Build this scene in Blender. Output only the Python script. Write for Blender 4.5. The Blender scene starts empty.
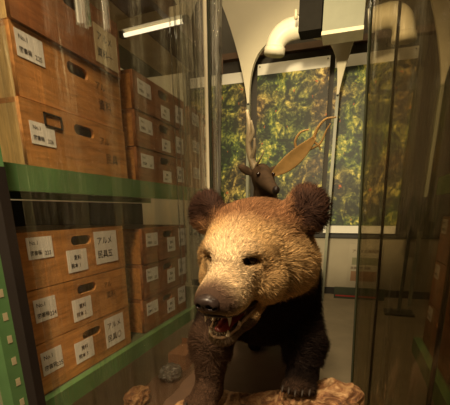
import bpy, bmesh, math, random
import numpy as np
from mathutils import Vector, Matrix, noise as mnoise
random.seed(7); rng = np.random.default_rng(7)
S = bpy.context.scene; C = S.collection

# ---------------------------------------------------------------- camera
CAMX = Vector((0.94924282, 0.3144776, -0.00647374))
CAMD = Vector((0.08767146, -0.28428775, -0.95472205))      # image down
CAMF = Vector((-0.3020791, 0.90569549, -0.29742882))       # view direction
cam = bpy.data.cameras.new('camera'); co = bpy.data.objects.new('camera', cam); C.objects.link(co)
m = Matrix.Identity(4)
for i in range(3):
    m[i][0] = CAMX[i]; m[i][1] = -CAMD[i]; m[i][2] = -CAMF[i]
m[2][3] = 1.2
co.matrix_world = m
cam.sensor_width = 36; cam.lens = 28.8; cam.shift_y = 0.2656; cam.clip_start = 0.02
S.camera = co
S.view_settings.view_transform = 'Standard'; S.view_settings.look = 'None'
S.view_settings.exposure = 0.1; S.view_settings.gamma = 1.0
S.view_settings.use_curve_mapping = False
w = bpy.data.worlds.new('world'); S.world = w; w.use_nodes = True
w.node_tree.nodes['Background'].inputs[0].default_value = (1.0, 0.78, 0.5, 1)
w.node_tree.nodes['Background'].inputs[1].default_value = 0.02

def lamp(name, kind, loc, target, energy, color=(1, .72, .42), size=.3, size_y=None, spot=None):
    d = bpy.data.lights.new(name, kind); d.energy = energy; d.color = color
    if kind == 'AREA':
        d.shape = 'RECTANGLE'; d.size = size; d.size_y = size_y or size
    elif kind == 'SPOT':
        d.spot_size = math.radians(spot or 60); d.spot_blend = .6; d.shadow_soft_size = size
    else: d.shadow_soft_size = size
    o = bpy.data.objects.new(name, d); C.objects.link(o); o.location = loc
    o.rotation_euler = (Vector(target) - Vector(loc)).to_track_quat('-Z', 'Y').to_euler()
    return o
lamp('key_spot', 'SPOT', (-.30, -.1, 2.45), (-.25, 1.05, .95), 85, (1, .78, .50), .07, spot=62)
lamp('front_ceiling_lamp', 'AREA', (-.15, -.3, 2.9), (-.7, 1.1, 1.1), 44, (1, .77, .48), .35)
lamp('added_left_fill', 'AREA', (-1.15, -.35, 2.4), (-.9, .9, 1.4), 10, (1, .77, .46), .3)  # added unseen lamp that brightens the near ends of the left boxes
lamp('added_banner_spot', 'SPOT', (-.30, 1.0, 2.5), (-.4, 5.5, 1.9), 650, (1, .80, .46), .10, spot=48)  # added unseen spot that brightens the forest banners
lamp('added_alcove_fill', 'AREA', (-.8, 5.16, 3.8), (-.8, 5.5, 2.0), 9, (1, .80, .46), 2.6, .1)  # added unseen strip behind the arcade, grazing the banners with light
lamp('rear_ceiling_lamp', 'AREA', (-.9, 3.2, 3.8), (-.7, 4.8, 3.2), 15, (1, .80, .5), .6, .3)
lamp('middle_ceiling_lamp', 'AREA', (-.3, 1.7, 3.75), (-.5, 1.9, 0), 26, (1, .77, .48), .5, .3)

# ---------------------------------------------------------------- materials
class NT:
    def __init__(s, name):
        s.m = bpy.data.materials.new(name); s.m.use_nodes = True
        s.t = s.m.node_tree; s.n = s.t.nodes; s.b = s.n['Principled BSDF']; s.out = s.n['Material Output']
    def new(s, typ, **kw):
        n = s.n.new(typ)
        for k, v in kw.items():
            if k in n.inputs.keys(): n.inputs[k].default_value = v
            else: setattr(n, k, v)
        return n
    def l(s, a, b): s.t.links.new(a, b)
    def coords(s, scale=(1, 1, 1), which='Object', rot=(0, 0, 0)):
        tc = s.new('ShaderNodeTexCoord'); mp = s.new('ShaderNodeMapping')
        mp.inputs['Scale'].default_value = scale; mp.inputs['Rotation'].default_value = rot
        s.l(tc.outputs[which], mp.inputs['Vector']); return mp.outputs['Vector']
    def noise(s, vec, scale, detail=4, rough=.55, dist=0):
        n = s.new('ShaderNodeTexNoise'); n.inputs['Scale'].default_value = scale
        n.inputs['Detail'].default_value = detail; n.inputs['Roughness'].default_value = rough
        n.inputs['Distortion'].default_value = dist; s.l(vec, n.inputs['Vector']); return n.outputs['Fac']
    def ramp(s, fac, stops):
        r = s.new('ShaderNodeValToRGB'); e = r.color_ramp.elements
        while len(e) < len(stops): e.new(.5)
        for i, (p, c) in enumerate(stops):
            e[i].position = p; e[i].color = (*c, 1) if len(c) == 3 else c
        s.l(fac, r.inputs['Fac']); return r.outputs['Color']
    def mix(s, fac, a, b, mode='MIX'):
        x = s.new('ShaderNodeMix', data_type='RGBA', blend_type=mode)
        for k, v in ((0, fac), (6, a), (7, b)):
            if hasattr(v, 'links'): s.l(v, x.inputs[k])
            else: x.inputs[k].default_value = v if k == 0 else ((*v, 1) if len(v) == 3 else v)
        return x.outputs[2]
    def bump(s, h, strength=.3, dist=.01):
        b = s.new('ShaderNodeBump'); b.inputs['Strength'].default_value = strength
        b.inputs['Distance'].default_value = dist; s.l(h, b.inputs['Height']); return b.outputs['Normal']

def plain(name, col, rough=.6, var=.12, scale=12, bumps=.1, metal=0, spec=.4):
    t = NT(name); v = t.coords(); n = t.noise(v, scale, 5)
    c0 = tuple(c * (1 - var) for c in col); c1 = tuple(min(1, c * (1 + var)) for c in col)
    t.l(t.ramp(n, [(.3, c0), (.7, c1)]), t.b.inputs['Base Color'])
    t.b.inputs['Roughness'].default_value = rough; t.b.inputs['Metallic'].default_value = metal
    t.b.inputs['Specular IOR Level'].default_value = spec
    if bumps: t.l(t.bump(n, bumps, .004), t.b.inputs['Normal'])
    return t.m

def wood(name, a, b, rough=.5, axis='Y', scale=1):
    t = NT(name)
    sc = {'Y': (14, 1.6, 14), 'X': (1.6, 14, 14), 'Z': (14, 14, 1.6)}[axis]
    tc = t.new('ShaderNodeTexCoord'); oi = t.new('ShaderNodeObjectInfo')
    add = t.new('ShaderNodeVectorMath', operation='ADD')
    mul = t.new('ShaderNodeVectorMath', operation='SCALE'); mul.inputs['Scale'].default_value = 13.7
    comb = t.new('ShaderNodeCombineXYZ')
    for i in range(3): t.l(oi.outputs['Random'], comb.inputs[i])
    t.l(comb.outputs[0], mul.inputs[0]); t.l(tc.outputs['Object'], add.inputs[0]); t.l(mul.outputs[0], add.inputs[1])
    mp = t.new('ShaderNodeMapping'); mp.inputs['Scale'].default_value = tuple(x * scale for x in sc)
    t.l(add.outputs[0], mp.inputs['Vector'])
    n1 = t.noise(mp.outputs[0], 1.4, 3, .5, 1.6); n2 = t.noise(mp.outputs[0], 7, 5, .6, .3)
    base = t.ramp(n1, [(.25, a), (.75, b)])
    fine = t.ramp(n2, [(.3, (.6, .58, .55)), (.65, (1.08, 1.08, 1.08))])
    big = t.ramp(t.noise(add.outputs[0], 5, 3), [(.3, (.8, .8, .8)), (.7, (1.1, 1.05, 1))])
    c = t.mix(1, t.mix(1, base, fine, 'MULTIPLY'), big, 'MULTIPLY')
    t.l(c, t.b.inputs['Base Color']); t.b.inputs['Roughness'].default_value = rough
    t.l(t.bump(n2, .15, .002), t.b.inputs['Normal'])
    return t.m

M = {}
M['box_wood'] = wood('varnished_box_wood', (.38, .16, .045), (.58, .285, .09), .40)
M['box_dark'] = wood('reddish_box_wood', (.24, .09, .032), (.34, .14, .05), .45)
M['box_end_lit'] = wood('lit_box_end_wood', (.62, .41, .15), (.76, .53, .22), .5, 'Z')  # box ends coloured paler, for the yellowish lamplight falling on them
M['green'] = plain('green_enamel', (.095, .20, .07), .42, .15, 9, .05)
M['deck_olive'] = plain('olive_board', (.10, .11, .06), .6)
M['deck_beige'] = plain('beige_board', (.46, .38, .22), .6)
M['deck_brown'] = plain('brown_board', (.10, .055, .03), .55)
M['cream_metal'] = plain('cream_metal', (.62, .55, .38), .3, .06)
M['black'] = plain('black_rubber', (.018, .013, .011), .5)
M['ink'] = plain('black_ink', (.03, .025, .025), .7, 0, 5, 0)
M['ink_soft'] = plain('faded_ink', (.10, .055, .03), .7, 0, 5, 0)
M['paper'] = plain('white_paper', (.66, .62, .54), .7, .05, 30, 0)
M['kraft'] = plain('yellowed_paper', (.50, .40, .24), .7, .06, 30, 0)
M['wall'] = plain('cream_plaster', (.60, .54, .39), .75, .04, 3, .05)
M['wall_dark'] = plain('dark_brown_wall', (.05, .042, .032), .7, .12, 2, .05)
M['wall_low'] = plain('low_beige_wall', (.33, .285, .20), .75, .08, 3)
M['ceiling'] = plain('ceiling_paint', (.50, .43, .28), .8, .04, 3)
M['floor'] = plain('worn_concrete', (.24, .195, .125), .55, .18, 3, .08)
M['white_plastic'] = plain('white_plastic', (.78, .72, .55), .4, .04)
M['grey_box'] = plain('grey_green_metal', (.20, .20, .14), .45, .05)
M['dark_metal'] = plain('dark_metal', (.022, .02, .017), .4, .1)
M['sheet_white'] = plain('white_banner_vinyl', (.72, .69, .6), .6, .03, 5, 0)
M['plinth'] = plain('dark_plinth', (.035, .025, .018), .7)
M['cardboard'] = plain('brown_cardboard', (.22, .10, .045), .8)
M['bubble'] = plain('grey_plastic_wrap', (.10, .09, .075), .25, .3, 60, 1)

def foliage():
    t = NT('printed_forest'); v = t.coords(which='Object')
    oi = t.new('ShaderNodeObjectInfo'); add = t.new('ShaderNodeVectorMath', operation='ADD')
    warp = t.new('ShaderNodeTexNoise'); warp.inputs['Scale'].default_value = 5; warp.inputs['Detail'].default_value = 3
    t.l(v, warp.inputs['Vector'])
    sc = t.new('ShaderNodeVectorMath', operation='SCALE'); sc.inputs['Scale'].default_value = .16
    t.l(warp.outputs['Color'], sc.inputs[0]); t.l(v, add.inputs[0]); t.l(sc.outputs[0], add.inputs[1])
    w_ = add.outputs[0]
    fine = t.noise(w_, 17, 8, .75); mid = t.noise(w_, 4.0, 4, .6); big = t.noise(w_, 1.3, 2, .5)
    vo = t.new('ShaderNodeTexVoronoi'); vo.inputs['Scale'].default_value = 20; t.l(w_, vo.inputs['Vector'])
    mm = t.new('ShaderNodeMath', operation='MULTIPLY_ADD'); t.l(fine, mm.inputs[0]); mm.inputs[1].default_value = 1.15
    m2 = t.new('ShaderNodeMath', operation='MULTIPLY_ADD'); t.l(mid, m2.inputs[0]); m2.inputs[1].default_value = 1.1; m2.inputs[2].default_value = -.60
    t.l(m2.outputs[0], mm.inputs[2])
    m3 = t.new('ShaderNodeMath', operation='MULTIPLY_ADD'); t.l(vo.outputs['Distance'], m3.inputs[0]); m3.inputs[1].default_value = -.22; t.l(mm.outputs[0], m3.inputs[2])
    base = t.ramp(m3.outputs[0], [(.30, (.010, .018, .007)), (.43, (.05, .085, .02)), (.53, (.19, .23, .035)), (.62, (.50, .46, .07)), (.72, (.85, .75, .22))])
    warm = t.ramp(m3.outputs[0], [(.30, (.02, .015, .006)), (.43, (.10, .065, .025)), (.54, (.30, .20, .06)), (.66, (.72, .55, .2))])
    sel = t.ramp(big, [(.42, (0, 0, 0)), (.6, (1, 1, 1))])
    c = t.mix(sel, base, warm)
    sep = t.new('ShaderNodeSeparateXYZ'); t.l(v, sep.inputs[0])
    # red leaves
    vr = t.new('ShaderNodeTexNoise'); vr.inputs['Scale'].default_value = 13; vr.inputs['Detail'].default_value = 5; t.l(w_, vr.inputs['Vector'])
    red = t.ramp(vr.outputs['Fac'], [(.69, (0, 0, 0)), (.71, (1, 1, 1))])
    c = t.mix(red, c, (.45, .10, .02))
    t.l(c, t.b.inputs['Base Color']); t.b.inputs['Roughness'].default_value = .55
    return t.m
M['forest'] = foliage()

def clear_sheet(name, haze=.05, streak=.5, tint=(1, .99, .95), bump=.25, gloss=.35, hz=(.5, .45, .33)):
    """transparent acrylic with vertical ripples and a faint streaky haze"""
    t = NT(name); t.n.remove(t.b)
    v = t.coords((22, 22, .55)); n = t.noise(v, 1.0, 5, .6, .4)
    v2 = t.coords((60, 60, 1.8)); n2 = t.noise(v2, 1.0, 4, .6, .2)
    hsum = t.new('ShaderNodeMath', operation='ADD'); t.l(n, hsum.inputs[0]); t.l(n2, hsum.inputs[1])
    nor = t.bump(hsum.outputs[0], bump, .01)
    tr = t.new('ShaderNodeBsdfTransparent'); tr.inputs['Color'].default_value = (*tint, 1)
    gl = t.new('ShaderNodeBsdfGlossy'); gl.inputs['Roughness'].default_value = .06; t.l(nor, gl.inputs['Normal'])
    gl.inputs['Color'].default_value = (.9, .9, .9, 1)
    fr = t.new('ShaderNodeFresnel'); fr.inputs['IOR'].default_value = 1.4; t.l(nor, fr.inputs['Normal'])
    fm = t.new('ShaderNodeMath', operation='MULTIPLY'); t.l(fr.outputs[0], fm.inputs[0]); fm.inputs[1].default_value = gloss; fm.use_clamp = True
    mx = t.new('ShaderNodeMixShader'); t.l(fm.outputs[0], mx.inputs[0]); t.l(tr.outputs[0], mx.inputs[1]); t.l(gl.outputs[0], mx.inputs[2])
    df = t.new('ShaderNodeBsdfTranslucent'); df.inputs['Color'].default_value = (*hz, 1)
    d2 = t.new('ShaderNodeBsdfDiffuse'); d2.inputs['Color'].default_value = (*hz, 1)
    dm = t.new('ShaderNodeMixShader'); dm.inputs[0].default_value = .5; t.l(df.outputs[0], dm.inputs[1]); t.l(d2.outputs[0], dm.inputs[2])
    st = t.ramp(n2, [(.5, (haze,) * 3), (.72, (min(1, haze + streak),) * 3)])
    m3 = t.new('ShaderNodeMixShader'); t.l(st, m3.inputs[0]); t.l(mx.outputs[0], m3.inputs[1]); t.l(dm.outputs[0], m3.inputs[2])
    t.l(m3.outputs[0], t.out.inputs['Surface'])
    return t.m
M['acrylic'] = clear_sheet('clear_acrylic', .0, .025, (.99, .98, .95), .2, .28)
M['acrylic_right'] = clear_sheet('smoky_acrylic', .0, .05, (.74, .68, .56), .15, .35, (.3, .24, .15))
M['film'] = clear_sheet('gathered_film', .14, .6, (.97, .96, .9), .8, 1.0, (.85, .82, .7))
M['edge'] = plain('green_tinted_edge', (.05, .055, .032), .15, .1)

# ---------------------------------------------------------------- helpers
def setp(o, label=None, cat=None, group=None, kind=None):
    for k, v in (('label', label), ('category', cat), ('group', group), ('kind', kind)):
        if v: o[k] = v
    return o
def link(name, me, mat=None, parent=None):
    o = bpy.data.objects.new(name, me); C.objects.link(o)
    if mat is not None: me.materials.append(mat)
    if parent: o.parent = parent
    return o
def empty(name, loc, rz=0, **kw):
    o = bpy.data.objects.new(name, None); C.objects.link(o); o.location = loc; o.rotation_euler = (0, 0, rz)
    o.empty_display_size = .1
    return setp(o, **kw)
def bmobj(name, bm, mat, parent=None, smooth=False, bevel=0):
    if bevel:
        bmesh.ops.bevel(bm, geom=[e for e in bm.edges if e.calc_face_angle(0) > .5], offset=bevel, segments=2, affect='EDGES', profile=.6)
    bmesh.ops.recalc_face_normals(bm, faces=bm.faces)
    me = bpy.data.meshes.new(name); bm.to_mesh(me); bm.free()
    for p in me.polygons: p.use_smooth = smooth
    return link(name, me, mat, parent)
def box(bm, x0, x1, y0, y1, z0, z1):
    vs = [bm.verts.new(p) for p in ((x0, y0, z0), (x1, y0, z0), (x1, y1, z0), (x0, y1, z0), (x0, y0, z1), (x1, y0, z1), (x1, y1, z1), (x0, y1, z1))]
    for f in ((0, 3, 2, 1), (4, 5, 6, 7), (0, 1, 5, 4), (1, 2, 6, 5), (2, 3, 7, 6), (3, 0, 4, 7)): bm.faces.new([vs[i] for i in f])
def boxobj(name, b, mat, parent=None, bevel=0, **kw):
    bm = bmesh.new(); box(bm, *b); o = bmobj(name, bm, mat, parent, bevel=bevel); return setp(o, **kw)
def tube(bm, pts, rad, seg=12, caps=True):
    pts = [Vector(p) for p in pts]; rings = []
    if not hasattr(rad, '__len__'): rad = [rad] * len(pts)
    up = None
    for i, p in enumerate(pts):
        d = (pts[min(i + 1, len(pts) - 1)] - pts[max(i - 1, 0)]).normalized()
        if up is None: up = d.orthogonal().normalized()
        up = (up - d * up.dot(d)).normalized(); sd = d.cross(up)
        rings.append([bm.verts.new(p + (up * math.cos(a) + sd * math.sin(a)) * rad[i]) for a in [2 * math.pi * k / seg for k in range(seg)]])
    for a, b in zip(rings, rings[1:]):
        for k in range(seg): bm.faces.new((a[k], a[(k + 1) % seg], b[(k + 1) % seg], b[k]))
    if caps:
        bm.faces.new(rings[0][::-1]); bm.faces.new(rings[-1])
def spline(pts, n=8):
    pts = [Vector(p) for p in pts]; P = [pts[0] * 2 - pts[1]] + pts + [pts[-1] * 2 - pts[-2]]; out = []
    for i in range(1, len(P) - 2):
        for k in range(n):
            t = k / n; a, b, c, d = P[i - 1:i + 3]
            out.append(.5 * ((2 * b) + (c - a) * t + (2 * a - 5 * b + 4 * c - d) * t * t + (3 * b - 3 * c + d - a) * t ** 3))
    return out + [pts[-1]]
_fontcache = {}
def textmesh(s, size):
    k = (s, size)
    if k not in _fontcache:
        cu = bpy.data.curves.new('writing', 'FONT'); cu.body = s; cu.size = size; cu.offset = size * .012
        cu.align_x = 'LEFT'; cu.resolution_u = 2
        o = bpy.data.objects.new('tmp', cu); C.objects.link(o)
        dg = bpy.context.evaluated_depsgraph_get(); me = bpy.data.meshes.new_from_object(o.evaluated_get(dg))
        bpy.data.objects.remove(o); bpy.data.curves.remove(cu); _fontcache[k] = me
    me = _fontcache[k].copy(); me.materials.clear(); return me

# ---------------------------------------------------------------- SDF modelling
class Field:
    def __init__(s, lo, hi, h):
        s.lo = np.array(lo, np.float32); s.h = h
        n = [int((b - a) / h) + 1 for a, b in zip(lo, hi)]
        s.X, s.Y, s.Z = np.meshgrid(*[(lo[i] + np.arange(n[i]) * h).astype(np.float32) for i in range(3)], indexing='ij', sparse=True)
        s.d = np.full(n, .5, np.float32); s.Mx = None
    def frame(s, mat=None): s.Mx = None if mat is None else mat.inverted(); return s
    def loc(s):
        if s.Mx is None: return s.X, s.Y, s.Z
        m = s.Mx; return tuple(m[i][0] * s.X + m[i][1] * s.Y + m[i][2] * s.Z + m[i][3] for i in range(3))
    def ell(s, c, r, rot=None):
        x, y, z = s.loc(); x = x - c[0]; y = y - c[1]; z = z - c[2]
        if rot is not None:
            R = rot.transposed(); x, y, z = (R[i][0] * x + R[i][1] * y + R[i][2] * z for i in range(3))
        k0 = np.sqrt((x / r[0]) ** 2 + (y / r[1]) ** 2 + (z / r[2]) ** 2)
        k1 = np.sqrt((x / r[0] ** 2) ** 2 + (y / r[1] ** 2) ** 2 + (z / r[2] ** 2) ** 2) + 1e-6
        return k0 * (k0 - 1) / k1
    def cap(s, a, b, ra, rb, sq=(1, 1, 1)):
        x, y, z = s.loc(); a = np.array(a, float); b = np.array(b, float); ba = b - a; L = float(ba @ ba)
        t = np.clip(((x - a[0]) * ba[0] + (y - a[1]) * ba[1] + (z - a[2]) * ba[2]) / L, 0, 1)
        dx = (x - a[0] - t * ba[0]) * sq[0]; dy = (y - a[1] - t * ba[1]) * sq[1]; dz = (z - a[2] - t * ba[2]) * sq[2]
        return np.sqrt(dx * dx + dy * dy + dz * dz) - (ra + t * (rb - ra))
    def add(s, e, k=.02):
        hh = np.clip(.5 + .5 * (s.d - e) / k, 0, 1); s.d = (s.d * (1 - hh) + e * hh - k * hh * (1 - hh)).astype(np.float32)
    def sub(s, e, k=.01):
        e = -e; hh = np.clip(.5 - .5 * (s.d - e) / k, 0, 1); s.d = (s.d * (1 - hh) + e * hh + k * hh * (1 - hh)).astype(np.float32)
    def mesh(s, name):
        import openvdb as vdb
        g = vdb.FloatGrid(.5); g.copyFromArray(s.d)
        pts, quads = g.convertToQuads(0.0) if hasattr(g, 'convertToQuads') else g.convertToPolygons(0.0)[0::2]
        pts = np.asarray(pts) * s.h + s.lo; quads = np.asarray(quads)
        me = bpy.data.meshes.new(name); fill(me, pts, quads); return me
def fill(me, pts, faces):
    nf, k = faces.shape
    me.vertices.add(len(pts)); me.vertices.foreach_set('co', pts.astype(np.float32).ravel())
    me.loops.add(nf * k); me.loops.foreach_set('vertex_index', faces.astype(np.int32).ravel())
    me.polygons.add(nf); me.polygons.foreach_set('loop_start', np.arange(0, nf * k, k, dtype=np.int32))
    me.polygons.foreach_set('use_smooth', np.ones(nf, bool)); me.update(calc_edges=True); me.validate()
def vco(me):
    a = np.empty(len(me.vertices) * 3, np.float32); me.vertices.foreach_get('co', a); return a.reshape(-1, 3)
def vno(me):
    a = np.empty(len(me.vertices) * 3, np.float32); me.vertices.foreach_get('normal', a); return a.reshape(-1, 3)
def rotx(a): return Matrix.Rotation(math.radians(a), 3, 'X')
def roty(a): return Matrix.Rotation(math.radians(a), 3, 'Y')

# ================================================================ THE SETTING
def struct(name, b, mat): return boxobj(name, b, mat, kind='structure')
struct('floor', (-2.5, 1.9, -1.5, 5.7, -.1, 0), M['floor'])
struct('ceiling', (-2.5, 1.9, -1.5, 5.7, 3.9, 4.0), M['ceiling'])
struct('wall_left', (-2.5, -2.4, -1.5, 5.7, 0, 3.9), M['wall'])
struct('wall_right', (1.8, 1.9, -1.5, 5.7, 0, 3.9), M['wall_dark'])
struct('wall_front', (-2.4, 1.8, -1.5, -1.4, 0, 3.9), M['wall_dark'])
wb = struct('wall_back', (-2.4, 1.8, 5.5, 5.6, .84, 3.9), M['wall_dark'])
struct('wall_back_lower', (-2.4, 1.8, 5.48, 5.6, 0, .84), M['wall_low'])
struct('trim_1', (-2.4, 1.8, 5.44, 5.5, .815, .862), M['dark_metal'])
struct('trim_2', (-2.4, 1.8, 5.40, 5.5, 3.13, 3.20), M['deck_brown'])
struct('baseboard_back', (-2.4, 1.8, 5.455, 5.48, 0, .10), M['dark_metal'])
# arcade partition: cream panel with three arched openings, tapering to slim posts
def arcade():
    y0, y1 = 4.98, 5.04
    posts = [-1.335, -.255, .83]       # spandrel tips
    zt, zc = 2.46, 3.13
    prof = []                           # lower outline from left to right
    xs = [-2.4]; 
    edges = [-2.42] + posts + [1.9]
    for i in range(len(edges) - 1):
        a, b = edges[i], edges[i + 1]
        a_, b_ = a + .012, b - .012
        zc = 3.14 if i == 1 else 3.85
        cxm = (a_ + b_) / 2; rx = (b_ - a_) / 2
        for k in range(25):
            th = math.pi - math.pi * k / 24
            x = cxm + rx * math.copysign(abs(math.cos(th)) ** (.66 if i == 1 else 1.5), math.cos(th)); z = zt + (zc - zt) * abs(math.sin(th)) ** (.68 if i == 1 else 1.5)
            prof.append((x, z))
    prof = [(max(-2.4, min(1.8, x)), z) for x, z in prof]
    bm = bmesh.new()
    for j in range(len(prof) - 1):
        (xa, za), (xb, zb) = prof[j], prof[j + 1]
        if xb - xa < 1e-5: continue
        v = [bm.verts.new(p) for p in ((xa, y0, za), (xb, y0, zb), (xb, y0, 3.9), (xa, y0, 3.9), (xa, y1, za), (xb, y1, zb), (xb, y1, 3.9), (xa, y1, 3.9))]
        for f in ((0, 1, 2, 3), (7, 6, 5, 4), (0, 4, 5, 1), (2, 6, 7, 3)): bm.faces.new([v[i] for i in f])
    bmesh.ops.remove_doubles(bm, verts=bm.verts, dist=1e-5)
    bmobj('wall_middle', bm, M['wall'])['kind'] = 'structure'
    for i, x in enumerate(posts):
        struct('trim_%d' % (i + 3), (x - .018, x + .018, y0, y1, 0, zt + .02), M['grey_box'])
arcade()

# ---------------------------------------------------------------- banners
def banner(x0, x1, z0, z1, label, zj=0):
    t = empty('landscape_banner', ((x0 + x1) / 2, 5.42, z0), label=label, cat='banner', group='forest landscape banners')
    W = (x1 - x0) / 2; H = z1 - z0
    boxobj('sheet', (-W, W, -.004, 0, 0, H), M['sheet_white'], t)
    p = boxobj('printed_picture', (-W, W, -.0065, -.0045, .10, H - .125), M['forest'], t, label='yellow-green forest print')
    for s in (-1, 1):
        bm = bmesh.new(); bmesh.ops.create_uvsphere(bm, u_segments=8, v_segments=6, radius=.009); 
        o = bmobj('pin', bm, M['dark_metal'], t, True); o.location = (s * (W - .03), -.006, H - .03)
    return t
banner(-1.325, -.395, .88, 3.03, 'tall forest banner with white top strip in the middle arch')
banner(-2.30, -1.41, .88, 2.97, 'forest banner left of the deer, seen beside the gathered film')
banner(-.335, .60, .88, 3.01, 'forest banner right of the middle arch, seen through the right acrylic sheet')

# sign board low on the back wall
sb = empty('notice_board', (.26, 5.40, .12), label='pale notice board with dark and orange writing below the right banner', cat='sign')
boxobj('board', (-.22, .22, 0, .03, 0, .62), M['wall_low'], sb)
boxobj('colour_band', (-.17, .17, -.003, -.0005, .10, .24), plain('rusty_band', (.22, .12, .06), .7), sb, label='rusty orange band')
boxobj('title_band', (-.17, .17, -.003, -.0005, .33, .43), plain('olive_band', (.17, .16, .09), .7), sb, label='olive band')
for z, s, sz in ((.50, 'アイヌの資料展', .052), (.27, '民族資料 収蔵', .042)):
    o = link('writing', textmesh(s, sz), M['ink_soft'], sb); o.location = (-.18, -.004, z); o.rotation_euler = (math.pi / 2, 0, 0)
fl = empty('floor_placard', (.25, 5.2, 0), label='low dark green placard with a red line standing on the floor by the notice board', cat='sign')
boxobj('panel', (-.36, .30, 0, .02, 0, .16), plain('dark_green_panel', (.05, .06, .035), .6), fl)
boxobj('red_line', (-.34, .20, -.003, -.0005, .03, .05), plain('red_paint', (.38, .04, .03), .6), fl)
# dark screen box on a slim stand at the right
st = empty('stand_screen', (.66, 4.6, 0), label='black screen on a slim dark stand in front of the right banner', cat='screen')
boxobj('screen', (-.12, .13, -.05, .05, .96, 1.32), M['black'], st, .006)
boxobj('pole', (-.018, .018, -.018, .018, .02, .96), M['dark_metal'], st)
boxobj('base', (-.16, .16, -.14, .14, 0, .02), M['dark_metal'], st, .004)

# ---------------------------------------------------------------- ducts and pipes
gd = empty('hanging_duct', (-.22, 4.08, 2.745), label='pale grey-green rectangular duct hanging from the ceiling', cat='duct')
boxobj('duct_body', (-.17, .19, 0, .22, .012, 1.155), M['grey_box'], gd, .004)
boxobj('bottom_flange', (-.175, .195, -.006, .226, 0, .03), M['cream_metal'], gd)
dd = empty('dark_duct', (-.505, 4.1, 2.81), label='dark metal duct hanging left of the pale grey-green duct', cat='duct')
boxobj('duct_body', (-.11, .10, 0, .19, 0, 1.09), plain('matt_dark_duct', (.018, .016, .013), .9, .1, spec=.05), dd, .004)
bm = bmesh.new(); tube(bm, [(-.135, -.015, .10), (-.135, -.015, .17)], .016); tube(bm, [(-.14, -.02, .14), (-.11, .01, .14)], .008)
bmobj('hose_clip', bm, M['cream_metal'], dd, True)
def elbow(name, pts, r, label):
    bm = bmesh.new(); P = spline(pts, 8); tube(bm, P, r, 20)
    t = empty(name, P[-1], label=label, cat='pipe', group='white elbow pipes')
    o = bmobj('pipe', bm, M['white_plastic'], t, True); o.location = -P[-1]
    bm = bmesh.new(); d = (P[-1] - P[-4]).normalized(); tube(bm, [P[-1] - d * .05, P[-1] + d * .004], r * 1.12, 20)
    c = bmobj('collar', bm, M['white_plastic'], t, True); c.location = -P[-1]
    return t
elbow('elbow_pipe', [(-.39, 4.42, 2.93), (-.52, 4.42, 2.965), (-.657, 4.42, 2.976), (-.80, 4.42, 2.952), (-.885, 4.42, 2.876), (-.905, 4.42, 2.771)], .098, 'white elbow pipe bending down from the dark duct above the middle banner')
elbow('elbow_pipe', [(.01, 4.42, 2.93), (.09, 4.42, 2.945), (.217, 4.42, 2.955), (.31, 4.42, 2.90), (.342, 4.42, 2.79), (.345, 4.42, 2.74)], .10, 'white elbow pipe right of the hanging duct, dimmed by the acrylic sheet')

# ================================================================ RACKS
def label_part(parent, kind, y0, y1, z0, z1, texts, x=.0, mat=None):
    """a paper label on the front (front plane local x = x, facing +x) with its writing as sub-part"""
    o = boxobj(kind, (x + .0006, x + .0016, y0, y1, z0, z1), mat or M['paper'], parent)
    W = y1 - y0; H = z1 - z0
    bmx = None
    for (s, u, v, sz, im) in texts:
        t = link('writing', textmesh(s, sz * H), im, o)
        t.location = (x + .002, y0 + u * W, z0 + v * H); t.rotation_euler = (math.pi / 2, 0, math.pi / 2)
    return o
def front_mesh(L, H, hole):
    cu = bpy.data.curves.new('front', 'CURVE'); cu.dimensions = '2D'; cu.fill_mode = 'BOTH'; cu.extrude = .006
    def poly(pts):
        sp = cu.splines.new('POLY'); sp.points.add(len(pts) - 1); sp.use_cyclic_u = True
        for p, q in zip(sp.points, pts): p.co = (q[0], q[1], 0, 1)
    poly([(0, 0), (L, 0), (L, H), (0, H)])
    if hole:
        cy_, cz_, hl, hr = hole; pts = []
        for k in range(9): a = -math.pi / 2 + math.pi * k / 8; pts.append((cy_ + hl + hr * math.cos(a), cz_ + hr * math.sin(a)))
        for k in range(9): a = math.pi / 2 + math.pi * k / 8; pts.append((cy_ - hl + hr * math.cos(a), cz_ + hr * math.sin(a)))
        poly(pts)
    o = bpy.data.objects.new('tmp', cu); C.objects.link(o)
    dg = bpy.context.evaluated_depsgraph_get(); me = bpy.data.meshes.new_from_object(o.evaluated_get(dg))
    bpy.data.objects.remove(o); bpy.data.curves.remove(cu)
    me.transform(Matrix(((0, 0, 1, -.006), (1, 0, 0, 0), (0, 1, 0, 0), (0, 0, 0, 1)))); me.materials.clear(); return me
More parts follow.
